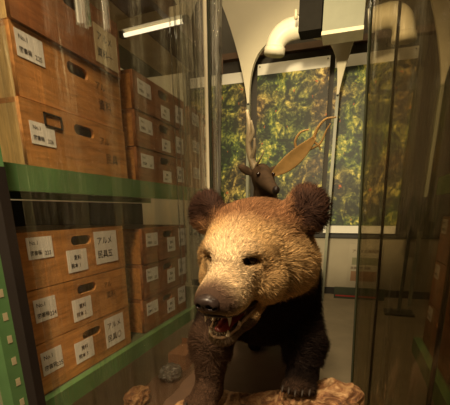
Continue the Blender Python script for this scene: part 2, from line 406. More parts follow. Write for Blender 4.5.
def wooden_box(x, y0, z0, L, H, label, group, labels, wood_m='box_wood', D=.36, flip=False, hole=True, frame=False, ink=None, side='box_end_lit'):
    t = empty('wooden_box', (x, y0, z0), math.pi if flip else 0, label=label, cat='box', group=group)
    H -= .003
    fr = link('front_panel', front_mesh(L, H, (L * .52, H * .77, .032, .0145) if hole else None), M[wood_m], t)
    boxobj('near_end', (-D, -.012, 0, .011, 0, H - .012), M[side], t)
    boxobj('far_end', (-D, -.012, L - .011, L, 0, H - .012), M[side], t)
    boxobj('back_panel', (-D, -D + .01, .011, L - .011, 0, H - .012), M[wood_m], t)
    boxobj('bottom_panel', (-D + .01, -.012, .011, L - .011, 0, .01), M['deck_brown'], t)
    boxobj('lid', (-D, -.0125, 0, L, H - .0115, H), M[wood_m], t)
    for a in labels: label_part(t, 'paper_label', *a)
    if frame:
        y, z = frame; bm = bmesh.new()
        for b in ((0, .066, 0, .004), (0, .066, .030, .034), (0, .004, 0, .034), (.062, .066, 0, .034)):
            box(bm, .0004, .004, y + b[0], y + b[1], z + b[2], z + b[3])
        bmobj('label_holder', bm, M['dark_metal'], t)
    if ink:
        for (s, y, z, sz) in ink:
            o = link('handwriting', textmesh(s, sz), M['ink_soft'], t); o.location = (.0008, y, z); o.rotation_euler = (math.pi / 2, 0, math.pi / 2)
    return t
K = lambda n: [('No.1', .1, .66, .26, M['ink']), ('図書箱', .08, .2, .23, M['ink']), (n, .64, .14, .27, M['ink'])]
KC = lambda n: [('資料', .32, .56, .24, M['ink']), ('熊本 ' + n, .14, .2, .24, M['ink'])]
KR = lambda s: [('アルメ', .1, .62, .26, M['ink']), (s, .08, .2, .26, M['ink'])]
G1 = 'near stack of wooden boxes on the middle shelf'; G2 = 'near stack of wooden boxes on the lower shelf'
XF = -.8
H = .163
wooden_box(XF, .80, 1.311, .46, H, 'honey wooden box with black label holder, bottom of the near upper stack', G1,
           [(.022, .108, .058, .112, K('226'))], frame=(.075, .108), ink=[('アル', .31, .10, .026), ('民具', .335, .045, .034)])
wooden_box(XF - .004, .81, 1.311 + H, .45, H, 'honey wooden box with number label 225, second of the near upper stack', G1,
           [(.012, .10, .09, .148, K('225'))], ink=[('アル', .31, .10, .026), ('資料', .32, .045, .034)])
wooden_box(XF + .004, .812, 1.311 + 2 * H, .45, H, 'reddish wooden box with a yellowed label, top of the near upper stack', G1,
           [(.315, .435, .012, .115, KR('資料一'), 0, M['kraft'])], wood_m='box_dark')
h = .154
wooden_box(XF, .715, .687, .473, h, 'wooden box with three labels, bottom of the near lower stack', G2,
           [(.02, .10, .055, .125, K('225')), (.155, .245, .035, .105, KC('3')), (.315, .43, .03, .14, KR('民具〇'))])
wooden_box(XF, .72, .687 + h, .470, h, 'wooden box with number label 224, middle of the near lower stack', G2,
           [(.02, .10, .06, .125, K('224')), (.165, .255, .02, .09, KC('2'))], ink=[('アル', .33, .10, .022), ('資料', .34, .06, .026)])
wooden_box(XF, .715, .687 + 2 * h, .48, h, 'wooden box with number label 223, top of the near lower stack', G2,
           [(.035, .125, .08, .138, K('223')), (.175, .265, .022, .09, KC('1')), (.31, .435, .03, .138, KR('民具五'))])
names = ['bottom', 'middle', 'top']
for k in range(3):
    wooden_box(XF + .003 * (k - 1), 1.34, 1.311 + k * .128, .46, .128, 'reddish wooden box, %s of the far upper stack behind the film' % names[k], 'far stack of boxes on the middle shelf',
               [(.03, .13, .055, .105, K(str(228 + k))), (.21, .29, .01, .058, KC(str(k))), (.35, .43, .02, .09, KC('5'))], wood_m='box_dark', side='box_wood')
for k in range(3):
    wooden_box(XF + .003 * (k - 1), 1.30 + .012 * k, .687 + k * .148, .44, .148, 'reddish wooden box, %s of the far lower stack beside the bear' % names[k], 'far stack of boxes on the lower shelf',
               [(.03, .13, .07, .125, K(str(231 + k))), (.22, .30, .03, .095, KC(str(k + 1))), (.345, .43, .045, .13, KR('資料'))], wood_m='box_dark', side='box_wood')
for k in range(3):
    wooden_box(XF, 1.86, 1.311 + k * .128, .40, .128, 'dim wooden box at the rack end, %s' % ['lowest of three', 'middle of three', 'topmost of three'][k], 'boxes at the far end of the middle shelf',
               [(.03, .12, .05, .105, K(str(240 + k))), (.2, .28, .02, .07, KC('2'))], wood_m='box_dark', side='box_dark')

# rack frame
def rack(x, y0, y1, sgn, label, decks, uprights, slots=True):
    """sgn=-1: rack lies to the left of its front plane x"""
    t = empty('storage_rack', (x, y0, 0), label=label, cat='shelf')
    L = y1 - y0
    for z, th in decks:
        a, b = sorted((0, sgn * -.0)); 
        boxobj('shelf_beam', (*sorted((.025 * -sgn, .0)), .0, L, z - th, z), M['green'], t, .004)
        boxobj('rear_beam', (*sorted((sgn * .50, sgn * .53)), .0, L, z - th, z), M['green'], t)
        boxobj('shelf_board', (*sorted((0.0, sgn * .50)), 0, L, z - .018, z - .0015), M['deck_olive'], t)
    for yy in uprights:
        for xx in (sgn * -.03, sgn * .56):
            bm = bmesh.new(); xa, xb = sorted((xx, xx + sgn * -.035))
            box(bm, xa, xb, yy - y0 - .045, yy - y0 + .045, 0, 2.15)
            up = bmobj('upright', bm, M['green'], t, bevel=.004)
            if slots and xx == sgn * -.03:
                bm = bmesh.new(); xs = xb if sgn < 0 else xa
                box(bm, xs - .0004, xs + .0008, -.006, .006, 0, .018)
                first = bmobj('slot', bm, M['deck_beige'], up)
                for k in range(15):
                    sl = first if k == 0 else first.copy()
                    if k: C.objects.link(sl); sl.parent = up
                    sl.location = (0, yy - y0 - .022, .52 + k * .055)
    return t
rack_l = rack(XF + .006, .57, 2.30, -1, 'green steel storage rack on the left holding the stacked wooden boxes', [(.6855, .06), (1.3095, .062)], [.615])
boxobj('back_panel', (-.585, -.57, 0, 1.73, .60, 1.245), M['dark_metal'], rack_l, label='added dark panel for the shade behind the lower shelf boxes')  # added dark sheet stands for the shade in the shelf gap
# upper deck with three boards underneath and an added glowing strip
up_t = rack_l
boxobj('top_beam', (0, .025, 0, 1.73, 1.95, 2.03), M['deck_brown'], up_t)
boxobj('top_board', (-.17, 0, 0, 1.73, 1.985, 2.0), M['deck_brown'], up_t)
boxobj('top_board', (-.36, -.172, 0, 1.73, 1.985, 2.0), M['deck_beige'], up_t)
boxobj('top_board', (-.53, -.362, 0, 1.73, 1.985, 2.0), M['deck_olive'], up_t)
lt = NT('added_lit_tube'); lt.b.inputs['Base Color'].default_value = (.8, .75, .6, 1)
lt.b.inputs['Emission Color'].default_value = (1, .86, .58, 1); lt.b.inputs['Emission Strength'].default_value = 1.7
fx = empty('added_strip_lamp', (-.86, 1.64, 1.9278), -.10, label='added glowing strip lamp in place of a reflection, crosswise under the top deck of the left rack', cat='lamp')  # added lamp standing in for a bright reflection in the sheet
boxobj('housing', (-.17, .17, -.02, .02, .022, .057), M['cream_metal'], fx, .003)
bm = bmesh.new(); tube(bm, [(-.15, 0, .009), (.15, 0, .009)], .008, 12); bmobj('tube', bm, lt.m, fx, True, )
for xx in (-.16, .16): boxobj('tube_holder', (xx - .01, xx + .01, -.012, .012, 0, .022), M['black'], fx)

# right rack
rack_r = rack(.325, .75, 1.60, 1, 'dim green storage rack at the right edge behind smoky acrylic', [(.6855, .06), (1.3095, .062)], [.70], slots=False)
for k in range(3):
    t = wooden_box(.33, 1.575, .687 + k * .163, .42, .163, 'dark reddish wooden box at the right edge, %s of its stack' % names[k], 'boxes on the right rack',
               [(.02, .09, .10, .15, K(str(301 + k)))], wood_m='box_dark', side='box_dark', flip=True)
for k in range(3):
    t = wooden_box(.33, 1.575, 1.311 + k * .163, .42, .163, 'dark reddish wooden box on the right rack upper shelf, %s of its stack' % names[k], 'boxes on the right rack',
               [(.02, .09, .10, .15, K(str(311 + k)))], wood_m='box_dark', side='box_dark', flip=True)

# ---------------------------------------------------------------- display case sheets
def sheet(name, a, b, z0, z1, mat, label, lean=0):
    a = Vector((*a, 0)); b = Vector((*b, 0)); d = (b - a); L = d.length; rz = math.atan2(d.y, d.x)
    t = empty(name, (a.x, a.y, z0), rz, label=label, cat='panel')
    bm = bmesh.new(); n = 40; H_ = z1 - z0; vs = []
    for i in range(n + 1):
        u = L * i / n; off = .004 * math.sin(u * 37) + .002 * math.sin(u * 91 + 1)
        vs.append([bm.verts.new((u, off, 0)), bm.verts.new((u, off + lean * H_ * u / L, H_))])
    for p, q in zip(vs, vs[1:]): bm.faces.new((p[0], q[0], q[1], p[1]))
    pane = bmobj('clear_sheet', bm, mat, t, True)
    md = pane.modifiers.new('thick', 'SOLIDIFY'); md.thickness = .003
    bm = bmesh.new(); box(bm, L - .001, L + .007, -.005, .005, 0, H_)
    for v in bm.verts: v.co.y += lean * v.co.z
    bmobj('far_edge', bm, M['edge'], t, bevel=.001)
    return t
ls = sheet('acrylic_sheet', (-.603, .575), (-.640, 1.73), .4855, 2.7, M['acrylic'], 'clear acrylic sheet standing between the bear and the left rack')
boxobj('near_post', (-.062, -.040, -.012, .012, 0, .79), M['black'], ls, bevel=.003, label='black edge strip')
for k, u in enumerate((1.095, 1.125)):
    boxobj('edge_strip', (u, u + .006, -.010, .004, 0, 2.21), M['edge'] if k else M['cream_metal'], ls, .001)
rs = sheet('acrylic_sheet', (.30, .35), (.098, 1.50), .0, 2.7, M['acrylic_right'], 'smoky clear acrylic sheet standing right of the bear', .05)
for u in (.42, .80):
    bm = bmesh.new(); box(bm, 1.17 * u - .006, 1.17 * u + .006, -.012, -.006, 0, 2.7)
    for v in bm.verts: v.co.y += .05 * v.co.z * u
    bmobj('seam_strip', bm, M['black'], rs)
def loose_film():
    bm = bmesh.new(); rows = []
    for i in range(61):
        u = i / 60; y = 1.36 + .36 * u; xb = -.645 - .006 * u
        rows.append([bm.verts.new((xb + .010 * math.sin(u * 46 + j * .5) * (.5 + .5 * math.sin(u * 9)) - .006, y, .9 + 1.6 * j / 8)) for j in range(9)])
    for p, q in zip(rows, rows[1:]):
        for j in range(8): bm.faces.new((p[j], q[j], q[j + 1], p[j + 1]))
    o = bmobj('hanging_film', bm, M['film_thin'], None, True); setp(o, 'loose rippled clear film hanging before the far upper box stack', 'plastic film')
    
M['film_thin'] = clear_sheet('thin_film', .0, .13, (1, 1, .98), .35, .5, (.85, .8, .66))
loose_film()
# gathered film hanging at the far end of the left sheet
def bundle(name, x, y, z0, z1, r, nf, mat, label):
    bm = bmesh.new(); rings = []; NZ = 26
    for j in range(NZ + 1):
        v = j / NZ; z = z0 + (z1 - z0) * v; ring = []
        rr = r * (1 + .35 * (v > .9) * (v - .9) * 10 - .25 * math.sin(v * 5))
        for i in range(nf * 2):
            a = math.pi * i / nf; q = rr * (1 if i % 2 else .45) * (1 + .25 * math.sin(i * 7 + v * 4))
            ring.append(bm.verts.new((x + q * math.cos(a + v * .4), y + q * math.sin(a + v * .4), z)))
        rings.append(ring)
    for a, b in zip(rings, rings[1:]):
        for i in range(len(a)): bm.faces.new((a[i], a[(i + 1) % len(a)], b[(i + 1) % len(a)], b[i]))
    o = bmobj(name, bm, mat, None, True); setp(o, label, 'plastic film'); return o
for (x_, y_, z_, r_, l_) in ((-.572, .775, 1.575, .016, 'twisted tuft of clear film in place of a wavy reflection, before the top near box, nearer of two'), (-.574, .865, 1.60, .009, 'thinner twisted tuft of clear film in place of a wavy reflection, beside the yellowed label')):  # added film tufts shaped for the wavy reflections in the sheet
    bundle('reflection_tuft', x_, y_, z_, 2.3, r_, 6, M['film'], l_)['group'] = 'film tufts in place of reflections on the left sheet'
bundle('gathered_film', -.642, 1.790, .9, 2.12, .032, 9, M['film'], 'bundle of gathered clear film hanging at the far end of the left sheet')

# ================================================================ PLINTH AND ROCK
pl = empty('display_plinth', (-.31, 1.42, 0), label='low dark plinth under the rocks and the bear', cat='plinth')
boxobj('plinth_body', (-.445, .22, -.70, .72, 0, .47), M['plinth'], pl, .004)
boxobj('plinth_top', (-.455, .23, -.71, .73, .47, .485), M['deck_brown'], pl, .003)

def rock(name, blobs, lo, hi, h_, mat, label, cat, amp=.02, k=.03, flat=None):
    F = Field(lo, hi, h_)
    for c, r, rz in blobs: F.add(F.ell(c, r, Matrix.Rotation(math.radians(rz), 3, 'Z')), k)
    if flat is not None: F.d = np.maximum(F.d, flat - F.Z).astype(np.float32)
    me = F.mesh(name); co_ = vco(me); no = vno(me)
    for i in range(len(co_)):
        if flat is not None and co_[i][2] < flat + .008: continue
        p = Vector(co_[i]); q = Vector((p.x * 7, p.y * 3, p.z * 16))
        a = mnoise.ridged_multi_fractal(q, 1.0, 2.1, 4, 1.0, 2.0) - 1.1
        b = mnoise.noise(p * 11)
        c_ = abs(mnoise.noise(Vector((p.x * 14 + p.z * 20, p.y * 9, p.z * 60))))
        co_[i] += no[i] * (a * amp * .6 + b * amp * .8 - c_ * amp * .9)
    me.vertices.foreach_set('co', co_.ravel()); me.update()
    o = link(name, me, mat); setp(o, label, cat); return o
def rockmat():
    t = NT('weathered_tan_wood'); v = t.coords((9, 5, 26)); n = t.noise(v, 1.8, 9, .7, 1.2)
    v2 = t.coords(); n2 = t.noise(v2, 30, 5, .6)
    c = t.ramp(n, [(.32, (.05, .02, .008)), (.45, (.26, .11, .04)), (.56, (.50, .28, .12)), (.70, (.70, .46, .24))])
    c = t.mix(1, c, t.ramp(n2, [(.3, (.7, .7, .7)), (.7, (1.1, 1.1, 1.1))]), 'MULTIPLY')
    t.l(c, t.b.inputs['Base Color']); t.b.inputs['Roughness'].default_value = .65
    t.l(t.bump(n, .7, .02), t.b.inputs['Normal']); return t.m
M['rock'] = rockmat()
rock('driftwood_rock', [((-.15, 1.12, .515), (.15, .17, .045), 10), ((0, 1.17, .565), (.10, .13, .070), -20), ((-.11, 1.13, .575), (.07, .085, .050), 0), ((-.30, 1.08, .50), (.2, .16, .045), 0),
                        ((-.46, 1.04, .505), (.09, .10, .04), 15)],
     (-.62, .80, .44), (.18, 1.45, .70), .0065, M['rock'], 'tan weathered driftwood rock under the paws of the bear', 'rock', .026, .03, .4855)

# things on the floor below the left rack
ct = empty('cardboard_carton', (-.702, 1.47, .4852), -.05, label='small brown cardboard carton on the plinth beside the left rack, behind the grey wrap', cat='carton')
boxobj('carton_body', (-.045, .045, -.07, .07, 0, .075), M['cardboard'], ct, .004)
boxobj('carton_flap', (-.045, .045, .0702, .073, .03, .105), M['cardboard'], ct)
def crumple(name, c, r, mat, label, cat, amp=.35, seed=0):
    bm = bmesh.new(); bmesh.ops.create_icosphere(bm, subdivisions=4, radius=1)
    for v in bm.verts:
        p = v.co.copy(); n_ = mnoise.ridged_multi_fractal(p * 1.7 + Vector((seed, 0, 0)), 1, 2, 4, 1, 2) - 1
        p *= 1 + amp * n_ * .6
        v.co = Vector((p.x * r[0], p.y * r[1], max(-.92, p.z) * r[2]))
    zmin = min(v.co.z for v in bm.verts)
    o = bmobj(name, bm, mat, None, False); o.location = (c[0], c[1], c[2] - zmin); setp(o, label, cat); return o
crumple('tan_stone', (-.715, 1.07, .4852), (.042, .06, .032), M['rock'], 'rough tan stone on the plinth below the left rack', 'stone', .4, 8)
crumple('plastic_wrap_bundle', (-.690, 1.30, .4852), (.045, .06, .035), M['bubble'], 'crumpled grey plastic wrap in front of the brown carton', 'plastic wrap', .4, 3)

# ================================================================ BEAR
HP = Matrix.Translation((-.262, 1.031, 1.070)) @ Matrix.Rotation(-.15, 4, 'Z') @ Matrix.Rotation(.115, 4, 'X') @ Matrix.Rotation(.03, 4, 'Y') @ Matrix.Scale(1.06, 4)
F = Field((-.60, .70, .47), (.03, 2.2, 1.34), .0062)
# trunk
F.frame()
F.add(F.ell((-.285, 1.42, .93), (.165, .24, .19)), .05)
F.add(F.ell((-.245, 1.20, 1.02), (.150, .12, .165)), .05)
F.add(F.ell((-.315, 1.65, .87), (.145, .33, .18)), .08)
F.add(F.ell((-.315, 1.88, .90), (.15, .18, .18)), .08)
F.add(F.ell((-.285, 1.42, 1.03), (.12, .22, .11)), .08)
F.add(F.cap((-.265, 1.07, 1.06), (-.275, 1.38, .97), .115, .17), .06)
F.add(F.ell((-.27, 1.24, .90), (.145, .13, .16)), .07)
for s, x, y, xe, zo in ((1, -.180, 1.16, -.112, .030), (-1, -.405, 1.07, -.425, -.035)):
    F.add(F.cap((x, 1.33, .93), (xe, y + .06, .76), .09, .060), .05)
    F.add(F.cap((xe, y + .06, .76), (xe + .004, y + .01, .635 + zo), .058, .047), .03)
    F.add(F.ell((xe + .004, y - .035, .617 + zo), (.05, .07, .030)), .03)
    for j in range(5):
        F.add(F.ell((xe + .004 + (j - 2) * .0215, y - .092 + abs(j - 2) * .008, .611 + zo), (.0125, .026, .018)), .008)
for x in (-.41, -.22):
    F.add(F.cap((x, 1.86, .86), (x, 1.74, .68), .11, .075), .06)
    F.add(F.cap((x, 1.74, .68), (x, 1.84, .57), .065, .045), .04)
    F.add(F.cap((x, 1.84, .545), (x, 1.72, .53), .040, .036), .03)
F.add(F.cap((-.315, 2.02, .93), (-.315, 2.09, .88), .035, .02), .03)
# head
F.frame(HP)
F.add(F.ell((0, .02, .035), (.122, .13, .100)), .05)
F.add(F.ell((0, .045, .075), (.125, .08, .058)), .04)
for s in (-1, 1):
    F.add(F.ell((s * (.088 if s < 0 else .091), .045, -.018), (.070, .095, .080)), .04)
    F.add(F.ell((s * .038, -.095, .035), (.036, .045, .030)), .03)
    F.add(F.ell((s * .030, -.165, -.062), (.030, .070, .034)), .03)       # flews
    F.add(F.ell((s * .073, -.045, -.045), (.045, .07, .055)), .03)
F.add(F.ell((0, -.06, .04), (.082, .085, .062)), .04)
F.add(F.cap((0, -.09, -.005), (0, -.228, -.050), .062, .031, (.95, 1, 1.05)), .035)
# lower jaw
F.add(F.cap((0, .0, -.105), (0, -.10, -.128), .055, .045), .03)
F.add(F.cap((0, -.10, -.135), (0, -.185, -.158), .040, .029, (.85, 1, 1.25)), .02)
# mouth cavity
F.sub(F.ell((0, -.165, -.112), (.036, .085, .024), rotx(13)), .01)
F.sub(F.ell((0, -.118, -.108), (.060, .054, .025), rotx(14)), .01)
for s in (-1, 1):                                                      # eye sockets
    F.sub(F.ell((s * .0530, -.128, .022), (.017, .026, .012)), .014)
# ears
for s in (-1, 1):
    R = Matrix.Rotation(math.radians(-s * 18), 3, 'Y') @ Matrix.Rotation(math.radians(s * 18), 3, 'Z')
    ez = .118 if s > 0 else .104
    F.add(F.ell((s * (.131 if s > 0 else .158), .045, ez), (.050, .027, .052), R), .03)
    F.sub(F.ell((s * (.128 if s > 0 else .155), .014, ez + .002), (.028, .016, .030), R), .015)
body = F.mesh('bear_body')
pos = vco(body)
bear = empty('stuffed_bear', (-.28, 1.5, .58), label='large taxidermy brown bear with open mouth standing on the driftwood rock', cat='stuffed bear')
bo = Vector(bear.location)

HI = np.array(HP.inverted())
def headlocal(p): return p @ HI[:3, :3].T + HI[:3, 3]
def sstep(a, b, x): t = np.clip((x - a) / (b - a), 0, 1); return t * t * (3 - 2 * t)
def mixc(c, col, f): return c * (1 - f[:, None]) + np.array(col) * f[:, None]
def npn(p, sc):   # cheap value variation
    return (np.sin(p[:, 0] * sc + 1.3 * np.sin(p[:, 1] * sc * .7)) * np.cos(p[:, 2] * sc * 1.1 + np.sin(p[:, 0] * sc * .6))) * .5
DARK = (.010, .006, .0045); TAN = (.48, .295, .125); PALE = (.64, .46, .26); RED = (.20, .085, .038); EAR = (.040, .019, .012)
def colour(p):
    q = headlocal(p); x, y, z = q.T
    n = npn(p, 40) * .5 + npn(p, 95) * .4
    c = np.tile(np.array(DARK), (len(p), 1))
    c = mixc(c, (.020, .0105, .007), sstep(.0, .6, n) * .6)
    # tan mask of the face and ruff: upper front of head and neck
    f = sstep(.215, .13, y + .25 * np.abs(x) + .02 * n) * sstep(-.135, -.085, z + .25 * (y < -.05) * .3 + .10 * (.02 - y) + .035 * n)
    f = np.maximum(f, sstep(-.02, -.06, y) * sstep(-.30, -.10, z))
    c = mixc(c, TAN, f)
    top = sstep(.015, .100, z + .50 * y + .03 * n) * f
    c = mixc(c, RED, top * .9)
    c = mixc(c, (.27, .13, .05), sstep(.1, .5, n) * f * (1 - top) * .6)
    muz = sstep(-.11, -.16, y) * f
    c = mixc(c, PALE, muz * .8)
    c = mixc(c, PALE, sstep(.0, -.08, y) * sstep(.05, .0, np.abs(x)) * f * (1 - top) * .4)
    c = mixc(c, (.11, .062, .040), sstep(-.19, -.238, y) * sstep(-.09, -.06, z))
    ear = sstep(.105, .125, np.abs(x)) * sstep(.065, .095, z)
    ear = np.maximum(ear, sstep(.085, .115, np.abs(x)) * sstep(.095, .12, z))
    c = mixc(c, EAR, ear)
    rim = ear * sstep(.15, .175, z) * .35; c = mixc(c, RED, rim)
    # ear interior darker brown hair
    eye = np.exp(-(((np.abs(x) - .0530) / .015) ** 2 + ((z - .022) / .0115) ** 2)) * (y < -.08)
    c = mixc(c, (.05, .025, .015), np.clip(eye * 1.3, 0, 1))
    # jaw and lips
    jaw = (z < -.118) * sstep(.04, -.03, y) * (z + .45 * (y + .16) < -.116)
    c = mixc(c, (.07, .038, .022), np.clip(jaw, 0, 1) * .9)
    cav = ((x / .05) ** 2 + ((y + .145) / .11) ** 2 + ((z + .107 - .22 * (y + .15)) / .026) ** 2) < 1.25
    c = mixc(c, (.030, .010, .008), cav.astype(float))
    return c, cav, q
bc, cav, q = colour(pos)
at = body.color_attributes.new('fur_colour', 'FLOAT_COLOR', 'POINT')
at.data.foreach_set('color', np.hstack([bc * .55, np.ones((len(bc), 1))]).astype(np.float32).ravel())
def furmat(name, rough, sheen=0):
    t = NT(name); a = t.new('ShaderNodeAttribute'); a.attribute_name = 'fur_colour'
    t.l(a.outputs['Color'], t.b.inputs['Base Color']); t.b.inputs['Roughness'].default_value = rough
    t.b.inputs['Specular IOR Level'].default_value = .08
    v = t.coords((1, .5, 1)); t.l(t.bump(t.noise(v, 170, 3, .6), .8, .004), t.b.inputs['Normal']) if name == 'bear_hide' else None
    return t.m
M['hide'] = furmat('bear_hide', .8); M['hair'] = furmat('bear_hair', .7)

def grow_fur(me, N, dirfun, lenfun, colfun, keep, width):
    me.calc_loop_triangles(); nt = len(me.loop_triangles)
    tv = np.empty(nt * 3, np.int32); me.loop_triangles.foreach_get('vertices', tv); tv = tv.reshape(-1, 3)
    P = vco(me); Nn = vno(me)
    a, b, c = P[tv[:, 0]], P[tv[:, 1]], P[tv[:, 2]]
    cen = (a + b + c) / 3
    ar = np.linalg.norm(np.cross(b - a, c - a), axis=1) * keep(cen, Nn[tv[:, 0]])
    ti = rng.choice(nt, N, p=ar / ar.sum())
    u = rng.random(N); v = rng.random(N); s = u + v > 1; u[s] = 1 - u[s]; v[s] = 1 - v[s]
    root = a[ti] + (b - a)[ti] * u[:, None] + (c - a)[ti] * v[:, None]
    nn = Nn[tv[ti]].mean(1); nn /= np.linalg.norm(nn, axis=1)[:, None]
    flow = dirfun(root); flow = flow + rng.normal(0, .22, (N, 3)) + .55 * np.stack([npn(root, 60), npn(root[:, [1, 2, 0]], 55), npn(root[:, [2, 0, 1]], 62)], 1)
    flow -= nn * (flow * nn).sum(1)[:, None]; flow /= np.linalg.norm(flow, axis=1)[:, None] + 1e-6
    Ln, lift = lenfun(root); Ln = Ln * rng.uniform(.6, 1.25, N)
    side = np.cross(flow, nn); side /= np.linalg.norm(side, axis=1)[:, None] + 1e-6
    col = colfun(root) * np.exp(rng.normal(0, .34, N))[:, None]
    wd = width * rng.uniform(.7, 1.3, N)
    pts = []; 
    g = np.array([0, 0, -1.])
    segs = 3; cur = root - nn * .002; V = []
    for k in range(segs + 1):
        t = k / segs
        wv = side * (wd * (1 - t) ** .7)[:, None]
        if k < segs: V += [cur - wv, cur + wv]
        else: V += [cur]
        d = flow * (.55 + .75 * t) + nn * (lift * (1.15 - t))[:, None] + g * .30 * t
        d /= np.linalg.norm(d, axis=1)[:, None]; cur = cur + d * (Ln / segs)[:, None]
    V = np.stack(V, 1)                      # N x 7 x 3
    nv = 2 * segs + 1
    base = (np.arange(N) * nv)[:, None]
    q = np.array([[0, 1, 3, 2], [2, 3, 5, 4]])
    quads = (base[:, :, None] + q[None]).reshape(-1, 4)
    tris = (base + np.array([[4, 5, 6]])).reshape(-1, 3)
    VN = np.repeat(nn[:, None, :] + flow[:, None, :] * .35 + rng.normal(0, .30, (N, 1, 3)), nv, 1)
    VN = VN / np.linalg.norm(VN, axis=2)[:, :, None]
    shade = np.linspace(.30, 1.35, nv)[None, :, None]  # roots darkened, tips lightened: occlusion between hairs put into the colour
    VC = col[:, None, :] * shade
    return V.reshape(-1, 3), quads, tris, VN.reshape(-1, 3), VC.reshape(-1, 3)
def mesh_with_fur(me, fur):
    """skin and hair as one mesh; slot 0 hide, slot 1 hair"""
    V, Q, T, VN, VC = fur; P = vco(me); SN = vno(me)
    nq = len(me.polygons); lv = np.empty(len(me.loops), np.int32); me.loops.foreach_get('vertex_index', lv)
    tot = np.empty(nq, np.int32); me.polygons.foreach_get('loop_total', tot)
    cols = np.empty(len(P) * 4, np.float32); me.color_attributes['fur_colour'].data.foreach_get('color', cols)
    n0 = len(P); allv = np.vstack([P, V]); loops = np.concatenate([lv, (Q + n0).ravel(), (T + n0).ravel()])
    totals = np.concatenate([tot, np.full(len(Q), 4, np.int32), np.full(len(T), 3, np.int32)])
    starts = np.concatenate([[0], np.cumsum(totals)[:-1]]).astype(np.int32)
    out = bpy.data.meshes.new(me.name + '_furred')
    out.vertices.add(len(allv)); out.vertices.foreach_set('co', allv.astype(np.float32).ravel())
    out.loops.add(len(loops)); out.loops.foreach_set('vertex_index', loops.astype(np.int32))
    out.polygons.add(len(totals)); out.polygons.foreach_set('loop_start', starts)
    out.polygons.foreach_set('use_smooth', np.ones(len(totals), bool))
    out.polygons.foreach_set('material_index', np.concatenate([np.zeros(nq, np.int32), np.ones(len(totals) - nq, np.int32)]))
    out.update(calc_edges=True)
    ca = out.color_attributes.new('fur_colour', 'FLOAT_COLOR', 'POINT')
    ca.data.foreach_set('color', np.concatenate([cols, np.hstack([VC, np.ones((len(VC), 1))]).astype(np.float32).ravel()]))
    out.normals_split_custom_set_from_vertices(np.vstack([SN, VN]).astype(np.float32))
    return out
HR = np.array(HP)[:3, :3]
def bdir(p):
    q = headlocal(p); x, y, z = q.T
    inh = sstep(.22, .10, y)
    dl = np.stack([np.sign(x) * (.15 + 1.6 * np.abs(x)) , np.full_like(x, .75) , .30 * (z > .02) - .35 * sstep(.02, -.08, z)], 1)
    e = sstep(.095, .12, np.abs(x)) * sstep(.07, .10, z)
    dl = dl * (1 - e[:, None]) + np.stack([(np.abs(x) - .12) * 12 * np.sign(x), np.full_like(x, .15), (z - .105) * 14], 1) * e[:, None]
    dh = dl @ HR.T
    db = np.tile(np.array([0, .35, -1.]), (len(p), 1)); db[:, 0] = 0
    return dh * inh[:, None] + db * (1 - inh)[:, None]
def blen(p):
    q = headlocal(p); x, y, z = q.T
    L = np.full(len(p), .040); L = L + (.021 - .040) * sstep(.10, .0, y) ; muz = sstep(-.09, -.17, y)
    L = L * (1 - muz) + .015 * muz
    e = sstep(.095, .12, np.abs(x)) * sstep(.06, .09, z) * (y > -.05) * (y < .12); L = L * (1 - e) + .028 * e
    ruff = sstep(.07, .11, np.abs(x)) * sstep(.06, .0, z) * (y > -.06) * (y < .16); L = np.maximum(L, .042 * ruff)
    L = np.where(p[:, 2] < .70, .018, L); L = np.where(p[:, 2] < .655, .011, L)
    ey = np.exp(-(((np.abs(x) - .0530) / .016) ** 2 + ((z - .022) / .012) ** 2)) * (y < -.07); L = L * (1 - .88 * np.clip(ey * 1.3, 0, 1))
    lift = np.full(len(p), .42); lift = lift * (1 - muz) + .18 * muz; lift = lift + .5 * e
    return L, lift
def bkeep(c, n):
    cc, cv, q = colour(c); x, y, z = q.T
    k = np.ones(len(c)); k[cv] = 0
    k[y < -.236] = 0
    k *= 1 + 3.0 * (y < .15) + 9 * (y < -.07)
    k *= np.where(c[:, 1] > 1.55, .3, 1)
    ey = (((np.abs(x) - .0530) / .012) ** 2 + ((z - .022) / .0095) ** 2 < 1) & (y < -.08); k[ey] = 0
    return k
fur = grow_fur(body, 260000, bdir, blen, lambda p: colour(p)[0], bkeep, .0011)
bm_ = mesh_with_fur(body, fur)
body_o = link('body', bm_, M['hide'], bear); bm_.materials.append(M['hair']); body_o.location = -bo

def W(p): return HP @ Vector(p)
def part(name, bm, mat, smooth=True, **kw):
    o = bmobj(name, bm, mat, bear, smooth); o.location = -bo; return setp(o, **kw)
def ell_bm(c, r, rot=None, u=20, v=14):
    bm = bmesh.new(); bmesh.ops.create_uvsphere(bm, u_segments=u, v_segments=v, radius=1)
    for vv in bm.verts:
        p = Vector((vv.co.x * r[0], vv.co.y * r[1], vv.co.z * r[2]))
        if rot is not None: p = rot @ p
        vv.co = HP @ (p + Vector(c))
    return bm
M['eye'] = plain('dark_glass_eye', (.030, .012, .006), .06, 0, 5, 0, spec=.8)
M['nose'] = plain('nose_skin', (.035, .022, .018), .35, .3, 60, .5)
M['mouth'] = plain('mouth_lining', (.12, .022, .016), .25, .25, 30, .3)
M['tongue'] = plain('tongue_red', (.30, .045, .03), .25, .2, 30, .2)
M['tooth'] = plain('ivory_tooth', (.68, .52, .34), .25, .08, 20, 0)
M['claw'] = plain('dark_claw', (.04, .028, .02), .65, .2, 20, 0)
M['lip'] = plain('pale_lip', (.40, .24, .13), .35, .25, 40, .2)
for s in (-1, 1):
    near = (np.abs(q[:, 0] - s * .05) < .007) & (np.abs(q[:, 2] - .022) < .016) & (q[:, 1] < 0)
    ye = -.1165
    part('eye', ell_bm((s * .0530, ye, .022), (.0115, .0108, .0098)), M['eye'])
